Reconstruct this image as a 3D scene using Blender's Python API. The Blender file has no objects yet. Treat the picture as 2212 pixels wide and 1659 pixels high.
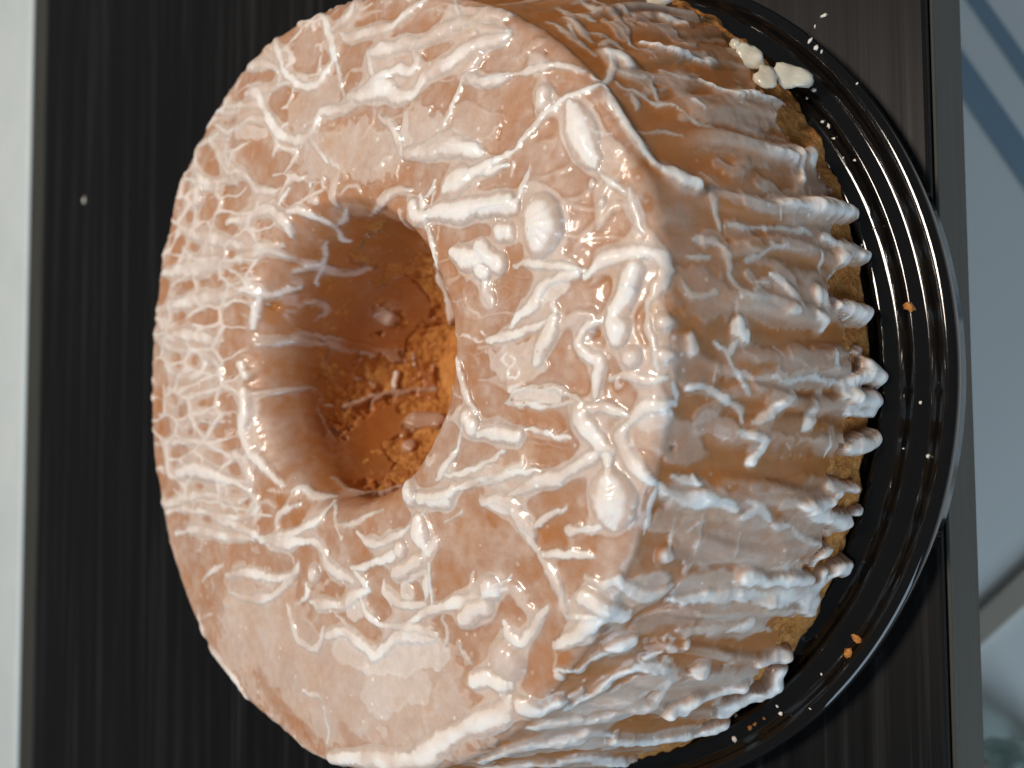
import bpy, math, random
import numpy as np
from mathutils import Vector, Matrix
from mathutils.bvhtree import BVHTree

rng = np.random.default_rng(7)
random.seed(7)
sc = bpy.context.scene
col = sc.collection

# ------------------------------------------------------------------ camera
CAM_C = np.array([-0.01587, -0.18670, 0.20299])
CAM_R = np.array([-0.0061659, -0.7624634, -0.6470020])
CAM_U = np.array([0.9990055, -0.0332691, 0.0296857])
CAM_F = np.array([0.0441595, 0.6461755, -0.7619102])
FPX = 1672.07            # focal length in pixels of a 2212 px wide picture
cd = bpy.data.cameras.new('camera')
cam = bpy.data.objects.new('camera', cd)
col.objects.link(cam)
sc.camera = cam
cd.sensor_fit = 'HORIZONTAL'
cd.sensor_width = 36.0
cd.lens = 36.0 * FPX / 2212.0
cd.clip_start = 0.005
cd.clip_end = 50.0
cam.matrix_world = Matrix(((CAM_R[0], CAM_U[0], -CAM_F[0], CAM_C[0]),
                           (CAM_R[1], CAM_U[1], -CAM_F[1], CAM_C[1]),
                           (CAM_R[2], CAM_U[2], -CAM_F[2], CAM_C[2]),
                           (0, 0, 0, 1)))
cd.dof.use_dof = True
cd.dof.focus_distance = 0.185
cd.dof.aperture_fstop = 11.0

# ------------------------------------------------------------------ light
world = bpy.data.worlds.new('World')
sc.world = world
world.use_nodes = True
wb = world.node_tree.nodes['Background']
wb.inputs[0].default_value = (0.60, 0.64, 0.70, 1)
wb.inputs[1].default_value = 0.17


def area(name, loc, target, size, power, color, size_y=None):
    ld = bpy.data.lights.new(name, 'AREA')
    ld.energy = power
    ld.color = color
    ld.size = size
    if size_y:
        ld.shape = 'RECTANGLE'
        ld.size_y = size_y
    o = bpy.data.objects.new(name, ld)
    col.objects.link(o)
    o.location = loc
    d = Vector(target) - Vector(loc)
    o.rotation_euler = d.to_track_quat('-Z', 'Y').to_euler()
    return o


area('ceiling_lamp', (0.30, 0.22, 1.30), (0, 0, 0.05), 0.26, 15.2, (1.0, 0.87, 0.75))
area('window_light', (-1.15, -0.95, 0.55), (0, -0.05, 0.02), 0.8, 13.0, (0.63, 0.82, 1.0), 1.0)

sc.view_settings.view_transform = 'Standard'
sc.view_settings.look = 'None'
sc.view_settings.gamma = 1.0
sc.view_settings.exposure = 0.0
sc.view_settings.use_curve_mapping = False


# ------------------------------------------------------------------ helpers
def tag(o, label=None, cat=None, group=None, kind=None):
    if label: o['label'] = label
    if cat: o['category'] = cat
    if group: o['group'] = group
    if kind: o['kind'] = kind
    return o


def empty(name, loc=(0, 0, 0)):
    o = bpy.data.objects.new(name, None)
    o.empty_display_size = 0.02
    o.location = loc
    col.objects.link(o)
    return o


def np_mesh(name, V, Fq, normals=None, attrs=None):
    """mesh from numpy verts and quads"""
    me = bpy.data.meshes.new(name)
    nv, nf = len(V), len(Fq)
    k = Fq.shape[1]
    me.vertices.add(nv)
    me.vertices.foreach_set('co', np.ascontiguousarray(V, dtype=np.float32).ravel())
    me.loops.add(nf * k)
    me.loops.foreach_set('vertex_index', np.ascontiguousarray(Fq, dtype=np.int32).ravel())
    me.polygons.add(nf)
    me.polygons.foreach_set('loop_start', np.arange(0, nf * k, k, dtype=np.int32))
    me.polygons.foreach_set('use_smooth', np.ones(nf, dtype=bool))
    me.update(calc_edges=True)
    if attrs:
        for an, av in attrs.items():
            a = me.attributes.new(an, 'FLOAT', 'POINT')
            a.data.foreach_set('value', np.ascontiguousarray(av, dtype=np.float32))
    if normals is not None:
        me.normals_split_custom_set_from_vertices([tuple(n) for n in normals.tolist()])
    return me


def link(name, me, mat, parent=None):
    o = bpy.data.objects.new(name, me)
    col.objects.link(o)
    if mat: me.materials.append(mat)
    if parent: o.parent = parent
    return o


def box_mesh(name, lo, hi, bevel=0.0):
    import bmesh
    bm = bmesh.new()
    bmesh.ops.create_cube(bm, size=1.0)
    for v in bm.verts:
        for k in range(3):
            v.co[k] = (lo[k] + hi[k]) / 2 + v.co[k] * (hi[k] - lo[k])
    if bevel > 0:
        bmesh.ops.bevel(bm, geom=bm.edges[:], offset=bevel, segments=2, affect='EDGES', profile=0.6)
    me = bpy.data.meshes.new(name)
    bm.to_mesh(me)
    bm.free()
    return me


def _hash(ix, iy, iz, seed):
    n = (ix * 374761393 + iy * 668265263 + iz * 2147483647 + seed * 1274126177) & 0xffffffff
    n = ((n ^ (n >> 13)) * 1274126177) & 0xffffffff
    n = ((n ^ (n >> 16)) * 2246822519) & 0xffffffff
    return ((n ^ (n >> 15)) & 0xffff) / 65535.0


def noise(P, scale, seed=0):
    """smooth value noise in -1..1"""
    Q = P * scale
    i = np.floor(Q).astype(np.int64)
    f = Q - i
    f = f * f * f * (f * (f * 6 - 15) + 10)
    out = np.zeros(Q.shape[:-1])
    for dx in (0, 1):
        wx = f[..., 0] if dx else 1 - f[..., 0]
        for dy in (0, 1):
            wy = f[..., 1] if dy else 1 - f[..., 1]
            for dz in (0, 1):
                wz = f[..., 2] if dz else 1 - f[..., 2]
                out += wx * wy * wz * _hash(i[..., 0] + dx, i[..., 1] + dy, i[..., 2] + dz, seed)
    return out * 2 - 1


def fbm(P, scale, octs=3, seed=0):
    o = 0.0
    a = 1.0
    t = 0.0
    for k in range(octs):
        o = o + a * noise(P, scale * 2 ** k, seed + 17 * k)
        t += a
        a *= 0.5
    return o / t


def sstep(a, b, x):
    t = np.clip((x - a) / (b - a), 0, 1)
    return t * t * (3 - 2 * t)


# ------------------------------------------------------------------ materials
class NT:
    def __init__(self, name):
        self.m = bpy.data.materials.new(name)
        self.m.use_nodes = True
        self.t = self.m.node_tree
        self.b = self.t.nodes['Principled BSDF']

    def n(self, typ, **kw):
        nd = self.t.nodes.new(typ)
        for k, v in kw.items():
            setattr(nd, k, v)
        return nd

    def l(self, a, b):
        self.t.links.new(a, b)

    def coords(self, scale=(1, 1, 1)):
        tc = self.n('ShaderNodeTexCoord')
        mp = self.n('ShaderNodeMapping')
        mp.inputs['Scale'].default_value = scale
        self.l(tc.outputs['Object'], mp.inputs['Vector'])
        return mp.outputs['Vector']

    def noise(self, vec, scale, detail=4, rough=0.6):
        nd = self.n('ShaderNodeTexNoise')
        nd.inputs['Scale'].default_value = scale
        nd.inputs['Detail'].default_value = detail
        nd.inputs['Roughness'].default_value = rough
        self.l(vec, nd.inputs['Vector'])
        return nd.outputs['Fac']

    def ramp(self, fac, stops, interp='LINEAR'):
        r = self.n('ShaderNodeValToRGB')
        r.color_ramp.interpolation = interp
        els = r.color_ramp.elements
        while len(els) < len(stops): els.new(0.5)
        for e, (p, c) in zip(els, stops):
            e.position = p
            e.color = (*c, 1) if len(c) == 3 else c
        self.l(fac, r.inputs['Fac'])
        return r.outputs['Color']

    def math(self, op, a, b=None, c=None):
        nd = self.n('ShaderNodeMath', operation=op)
        for k, v in enumerate((a, b, c)):
            if v is None: continue
            if isinstance(v, (int, float)): nd.inputs[k].default_value = v
            else: self.l(v, nd.inputs[k])
        return nd.outputs[0]

    def mix(self, fac, a, b):
        nd = self.n('ShaderNodeMix', data_type='RGBA')
        for s, v in ((nd.inputs[0], fac), (nd.inputs[6], a), (nd.inputs[7], b)):
            if isinstance(v, (int, float)): s.default_value = v
            elif isinstance(v, tuple): s.default_value = (*v, 1)
            else: self.l(v, s)
        return nd.outputs[2]

    def bump(self, h, strength, dist):
        nd = self.n('ShaderNodeBump')
        nd.inputs['Strength'].default_value = strength
        nd.inputs['Distance'].default_value = dist
        self.l(h, nd.inputs['Height'])
        self.l(nd.outputs['Normal'], self.b.inputs['Normal'])
        return nd

    def set(self, **kw):
        for k, v in kw.items():
            self.b.inputs[k.replace('_', ' ')].default_value = v


def mat_glaze():
    m = NT('sugar_glaze')
    at = m.n('ShaderNodeAttribute', attribute_name='thick')
    v = m.coords()
    n1 = m.noise(v, 420, 3, 0.6)
    n2 = m.noise(v, 1500, 2, 0.5)
    t = m.math('ADD', at.outputs['Fac'], m.math('MULTIPLY', m.math('SUBTRACT', n1, 0.5), 0.22))
    t = m.math('ADD', t, m.math('MULTIPLY', m.math('SUBTRACT', n2, 0.5), 0.10))
    vo = m.n('ShaderNodeTexVoronoi')
    vo.inputs['Scale'].default_value = 330
    m.l(v, vo.inputs['Vector'])
    sx = m.n('ShaderNodeSeparateColor')
    m.l(vo.outputs['Color'], sx.inputs[0])
    dot = m.math('MULTIPLY', m.math('LESS_THAN', vo.outputs['Distance'], 0.17), m.math('GREATER_THAN', sx.outputs[0], 0.80))
    t = m.math('ADD', t, m.math('MULTIPLY', dot, 0.22))
    c = m.ramp(t, [(0.0, (0.43, 0.165, 0.042)), (0.15, (0.44, 0.205, 0.085)), (0.34, (0.49, 0.310, 0.220)), (0.52, (0.585, 0.445, 0.365)),
                   (0.70, (0.69, 0.59, 0.525)), (0.86, (0.81, 0.745, 0.69)), (1.0, (0.90, 0.875, 0.84))])
    n3 = m.noise(v, 85, 3, 0.6)
    warm = m.n('ShaderNodeMix', data_type='RGBA', blend_type='MULTIPLY')
    m.l(m.ramp(n3, [(0.42, (0, 0, 0)), (0.68, (1, 1, 1))]), warm.inputs[0])
    m.l(c, warm.inputs[6])
    warm.inputs[7].default_value = (1.0, 0.90, 0.78, 1)
    keep = m.ramp(t, [(0.45, (0, 0, 0)), (0.75, (1, 1, 1))])
    c = m.mix(keep, warm.outputs[2], c)
    m.l(c, m.b.inputs['Base Color'])
    m.set(Roughness=0.45, IOR=1.42)
    m.l(m.ramp(n3, [(0.35, (0.65, 0.65, 0.65)), (0.62, (0.18, 0.18, 0.18))]), m.b.inputs['Coat Weight'])
    m.b.inputs['Coat Roughness'].default_value = 0.11
    m.b.inputs['Subsurface Weight'].default_value = 0.6
    m.b.inputs['Subsurface Radius'].default_value = (1.0, 0.6, 0.4)
    m.b.inputs['Subsurface Scale'].default_value = 0.0015
    h = m.math('ADD', m.math('MULTIPLY', n1, 0.7), m.math('MULTIPLY', n2, 0.4))
    m.bump(h, 0.16, 0.0006)
    return m.m


def mat_crumb():
    m = NT('cake_crumb')
    v = m.coords()
    n1 = m.noise(v, 160, 5, 0.65)
    n2 = m.noise(v, 900, 4, 0.7)
    vo = m.n('ShaderNodeTexVoronoi')
    vo.inputs['Scale'].default_value = 420
    m.l(v, vo.inputs['Vector'])
    pore = m.ramp(vo.outputs['Distance'], [(0.0, (0.2, 0.2, 0.2)), (0.35, (1, 1, 1))])
    c = m.ramp(m.math('ADD', m.math('MULTIPLY', n1, 0.6), m.math('MULTIPLY', n2, 0.4)),
               [(0.30, (0.32, 0.095, 0.020)), (0.5, (0.60, 0.245, 0.052)), (0.68, (0.76, 0.40, 0.13))])
    mm = m.n('ShaderNodeMix', data_type='RGBA', blend_type='MULTIPLY')
    mm.inputs[0].default_value = 0.35
    m.l(c, mm.inputs[6])
    m.l(pore, mm.inputs[7])
    m.l(mm.outputs[2], m.b.inputs['Base Color'])
    m.set(Roughness=0.85)
    h = m.math('ADD', n2, m.math('MULTIPLY', vo.outputs['Distance'], 0.8))
    m.bump(h, 0.9, 0.0012)
    return m.m


def mat_plate():
    m = NT('black_plastic')
    v = m.coords()
    n = m.noise(v, 260, 4, 0.7)
    m.l(m.ramp(n, [(0.0, (0.0035, 0.0035, 0.0036)), (1.0, (0.006, 0.006, 0.006))]), m.b.inputs['Base Color'])
    m.l(m.ramp(n, [(0.35, (0.04, 0.04, 0.04)), (0.75, (0.11, 0.11, 0.11))]), m.b.inputs['Roughness'])
    m.set(IOR=1.5)
    m.bump(m.noise(v, 60, 2, 0.5), 0.04, 0.002)
    return m.m


def mat_table():
    m = NT('dark_woodgrain_laminate')
    v = m.coords((1.2, 60, 60))
    n1 = m.noise(v, 2.2, 3, 0.6)
    v2 = m.coords((2.5, 190, 190))
    n2 = m.noise(v2, 1.6, 4, 0.7)
    v3 = m.coords((7, 420, 420))
    n3 = m.noise(v3, 1.0, 3, 0.7)
    f = m.math('ADD', m.math('MULTIPLY', n1, 0.45), m.math('ADD', m.math('MULTIPLY', n2, 0.35), m.math('MULTIPLY', n3, 0.2)))
    c = m.ramp(f, [(0.30, (0.0018, 0.0019, 0.0020)), (0.52, (0.0052, 0.0054, 0.0057)), (0.64, (0.026, 0.0255, 0.0260)), (0.76, (0.10, 0.092, 0.090))])
    m.l(c, m.b.inputs['Base Color'])
    m.l(m.ramp(n2, [(0.3, (0.38, 0.38, 0.38)), (0.7, (0.55, 0.55, 0.55))]), m.b.inputs['Roughness'])
    m.b.inputs['Specular IOR Level'].default_value = 0.13
    m.bump(f, 0.35, 0.0006)
    return m.m


def mat_flat(name, c0, c1, scale, rough, bump=0.1, stretch=(1, 1, 1), spec=0.5):
    m = NT(name)
    v = m.coords(stretch)
    n = m.noise(v, scale, 5, 0.65)
    m.l(m.ramp(n, [(0.3, c0), (0.7, c1)]), m.b.inputs['Base Color'])
    m.set(Roughness=rough)
    m.b.inputs['Specular IOR Level'].default_value = spec
    m.bump(n, bump, 0.001)
    return m.m


M_GLAZE = mat_glaze()
M_CRUMB = mat_crumb()
M_PLATE = mat_plate()
M_TABLE = mat_table()
M_TRIM = mat_flat('grey_edge_band', (0.036, 0.038, 0.033), (0.056, 0.058, 0.050), 9, 0.6, 0.1, (2, 30, 30), 0.2)
M_FLOOR = mat_flat('pale_floor', (0.80, 0.82, 0.80), (0.88, 0.89, 0.86), 3, 0.5)
M_BLUE = mat_flat('blue_shadow_paint', (0.22, 0.32, 0.40), (0.27, 0.38, 0.46), 8, 0.6)  # bluish cast shadows on the floor, put in as colour
M_BROWN = mat_flat('tan_shadow_and_cap', (0.40, 0.34, 0.27), (0.48, 0.42, 0.34), 6, 0.6)  # brown floor shadow put in as colour; also colours the bauble cap
M_WHITE = mat_flat('white_painted_ledge', (0.58, 0.67, 0.69), (0.66, 0.74, 0.75), 14, 0.45, 0.3)
M_FLAKE = mat_flat('dried_icing', (0.50, 0.46, 0.36), (0.72, 0.68, 0.57), 160, 0.22, 0.12)
fb_ = M_FLAKE.node_tree.nodes['Principled BSDF']
fb_.inputs['Subsurface Weight'].default_value = 0.6
fb_.inputs['Subsurface Scale'].default_value = 0.002
fb_.inputs['Subsurface Radius'].default_value = (1.0, 0.8, 0.6)
M_SUGAR = mat_flat('sugar_speck', (0.70, 0.66, 0.58), (0.85, 0.80, 0.72), 300, 0.5, 0.3)

# ------------------------------------------------------------------ setting
FZ = -0.45         # floor level, the table top is 0
floor = link('floor', box_mesh('floor', (-3, -3, FZ - 0.02), (3, 3, FZ)), M_FLOOR)
tag(floor, 'pale grey floor seen below the near edge of the table', kind='structure')

ledge = link('ledge', box_mesh('ledge', (-1.5, 0.4535, FZ - 0.005), (1.5, 0.95, 0.002), 0.004), M_WHITE)
tag(ledge, 'white painted ledge behind the dark table', kind='structure')

table = empty('dark_table', (0, 0.14, FZ))
tag(table, 'dark woodgrain table with grey edge bands under the black plate', 'table')


def tpart(name, lo, hi, mat, bev=0.0):
    o = link(name, box_mesh(name, lo, hi, bev), mat, table)
    o.matrix_parent_inverse = Matrix.Translation((0, -0.14, -FZ))
    return o


tpart('tabletop', (-0.62, -0.1455, -0.034), (0.62, 0.4265, 0.0), M_TABLE, 0.0012)
tpart('edge_band', (-0.62, -0.1466, -0.0355), (0.62, -0.1457, -0.0022), M_TRIM, 0.0003)
tpart('edge_band', (-0.62, 0.4268, -0.0355), (0.62, 0.4520, 0.0012), M_TRIM, 0.002)
for sx in (-0.57, 0.57):
    for sy in (-0.10, 0.40):
        tpart('leg', (sx - 0.02, sy - 0.02, FZ + 0.0005), (sx + 0.02, sy + 0.02, -0.0357), M_TRIM, 0.002)


# ------------------------------------------------------------------ cake base surface
def fourier(ang, r, order, reg):
    ang = np.radians(np.array(ang, float))
    r = np.array(r, float)
    A = [np.ones_like(ang)]
    for k in range(1, order + 1):
        A += [np.cos(k * ang), np.sin(k * ang)]
    A = np.stack(A, 1)
    W = np.diag([0.0] + [reg * k * k for k in range(1, order + 1) for _ in (0, 1)])
    c = np.linalg.solve(A.T @ A + W, A.T @ r)

    def f(t):
        o = np.full_like(t, c[0])
        for k in range(1, order + 1):
            o = o + c[2 * k - 1] * np.cos(k * t) + c[2 * k] * np.sin(k * t)
        return o
    return f


def pix_to_plane(pts, z):
    pts = np.array(pts, float)
    d = CAM_F + ((pts[:, 0] - 1106) / FPX)[:, None] * CAM_R + ((829.5 - pts[:, 1]) / FPX)[:, None] * CAM_U
    t = (z - CAM_C[2]) / d[:, 2]
    return CAM_C + t[:, None] * d


HT = 0.0665
TOPPX = [(328, 870), (335, 700), (350, 560), (395, 380), (470, 220), (510, 170), (600, 75), (340, 1030), (370, 1210), (430, 1350),
         (480, 1440), (560, 1545), (690, 1640), (1250, 130), (1310, 200), (1400, 400), (1440, 560), (1455, 830), (1405, 1050),
         (1340, 1250), (1200, 1480), (1030, 1630)]
HOLEPX = [(540, 830), (570, 640), (560, 980), (966, 800), (938, 600), (890, 490), (950, 970), (915, 1025), (700, 1065), (760, 1080),
          (680, 1060), (700, 470), (780, 440)]
BOTPX = [(1890, 870), (1850, 560), (1780, 330), (1720, 200), (1870, 720), (1870, 1090), (1790, 1290), (1750, 1350), (1690, 1440),
         (1560, 1560), (1440, 1620)]
a = pix_to_plane(TOPPX, HT)
R_TOP = fourier(np.degrees(np.arctan2(a[:, 1], a[:, 0])), np.hypot(a[:, 0], a[:, 1]), 4, 0.05)
HC = np.array([0.0032, -0.001])
a = pix_to_plane(HOLEPX, HT - 0.003)
R_HOLE = fourier(np.degrees(np.arctan2(a[:, 1] - HC[1], a[:, 0] - HC[0])), np.hypot(a[:, 0] - HC[0], a[:, 1] - HC[1]), 2, 0.02)
a = pix_to_plane(BOTPX, 0.005)
ba = list(np.degrees(np.arctan2(a[:, 1], a[:, 0])))
br = list(np.hypot(a[:, 0], a[:, 1]))
for t in range(20, 165, 12):
    ba.append(t)
    br.append(0.104)
for t in (0, -180):
    ba.append(t)
    br.append(0.122)
R_BOT = fourier(ba, br, 3, 0.02)

ZB = 0.0052      # cake stands on the plate floor


def lattice(nt, rows):
    """base grid P[nt, ns, 3]; rows = counts for (hole, lip, top, edge, side)"""
    th = np.linspace(-math.pi, math.pi, nt, endpoint=False)
    h, lp, tp, ed, sd = rows
    u = np.concatenate([np.linspace(0, 1, h, endpoint=False), 1 + np.linspace(0, 1, lp, endpoint=False),
                        2 + np.linspace(0, 1, tp, endpoint=False), 3 + np.linspace(0, 1, ed, endpoint=False),
                        4 + np.linspace(0, 1, sd)])
    T, U = np.meshgrid(th, u, indexing='ij')
    rt, rh, rb = R_TOP(T), R_HOLE(T), R_BOT(T)
    r = np.zeros_like(T)
    z = np.zeros_like(T)
    far = np.clip(np.sin(T), 0, 1) ** 0.7
    lr = 0.0060 + 0.0095 * far
    zl = HT - 0.012 - 0.006 * far
    rh = rh - 0.90 * lr * far
    # hole wall, narrowing downwards
    k = U < 1
    t = np.clip(U, 0, 1)
    rr = 0.013 + (rh - 0.0005 - 0.013) * np.sin(t * math.pi / 2) ** 0.85
    zz = ZB + 0.001 + (zl - ZB - 0.001) * t
    r = np.where(k, rr, r)
    z = np.where(k, zz, z)
    # lip: quarter round
    k = (U >= 1) & (U < 2)
    ph = (U - 1) * math.pi / 2
    r = np.where(k, rh - 0.0005 + lr * (1 - np.cos(ph)), r)
    z = np.where(k, zl + (HT - zl) * np.sin(ph), z)
    # top
    er = 0.0034
    k = (U >= 2) & (U < 3)
    t = U - 2
    r0, r1 = rh - 0.0005 + lr, rt - er
    r = np.where(k, r0 + (r1 - r0) * t, r)
    z = np.where(k, HT + 0.0008 * np.sin(math.pi * t), z)
    # rounded outer edge
    k = (U >= 3) & (U < 4)
    ph = (U - 3) * math.radians(74)
    r = np.where(k, r1 + er * np.sin(ph), r)
    z = np.where(k, HT - er * (1 - np.cos(ph)), z)
    # side
    k = U >= 4
    t = U - 4
    re, ze = r1 + er * math.sin(math.radians(74)), HT - er * (1 - math.cos(math.radians(74)))
    r = np.where(k, re + (rb - re) * t + 0.0030 * np.sin(math.pi * t) * (1 - 0.4 * t), r)
    z = np.where(k, ze + (ZB - ze) * t, z)
    wh = np.clip((2.5 - U) / 1.0, 0, 1)
    wh = wh * wh * (3 - 2 * wh)
    P = np.stack([r * np.cos(T) + wh * HC[0], r * np.sin(T) + wh * HC[1], z], -1)
    # gentle unevenness of the baked form
    n = fbm(P, 45, 2, 3)[..., None]
    nr = grid_normals(P)
    P = P + nr * n * 0.0008
    return T, U, P


def grid_normals(P):
    dt = np.roll(P, -1, 0) - np.roll(P, 1, 0)
    ds = np.gradient(P, axis=1)
    n = np.cross(dt, ds)
    n /= np.linalg.norm(n, axis=-1, keepdims=True) + 1e-12
    return -n if n[0, n.shape[1] // 2, 2] < 0 else n


def grid_faces(nt, ns):
    i, j = np.meshgrid(np.arange(nt), np.arange(ns - 1), indexing='ij')
    i2 = (i + 1) % nt
    f = np.stack([i * ns + j, i * ns + j + 1, i2 * ns + j + 1, i2 * ns + j], -1)
    return f


ROWS_C = (40, 10, 60, 10, 60)
Tc, Uc, Pc = lattice(260, ROWS_C)
Fc = grid_faces(260, Pc.shape[1]).reshape(-1, 4)
BVH = BVHTree.FromPolygons([Vector(p) for p in Pc.reshape(-1, 3).tolist()], [tuple(q) for q in Fc.tolist()])

NT_, ROWS = 1500, (96, 26, 210, 26, 190)
T, U, P = lattice(NT_, ROWS)
NS = P.shape[1]
u_axis = U[0]
N0 = grid_normals(P)

# pictures of the top and side of the icing were read off in zoomed panels: name -> (left, top, source px per panel px)
PANEL = {'A': (500, 0, .6854), 'B': (1900, 0, .6854), 'C': (500, 1000, .6854), 'D': (1900, 1000, .6854), 'E': (500, 1887, .6854),
         'F': (1900, 1887, .6854), 'G': (2100, 0, .3617), 'H': (2700, 600, .3617), 'I': (2700, 1150, .3617), 'J': (2700, 1700, .3617)}
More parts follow.
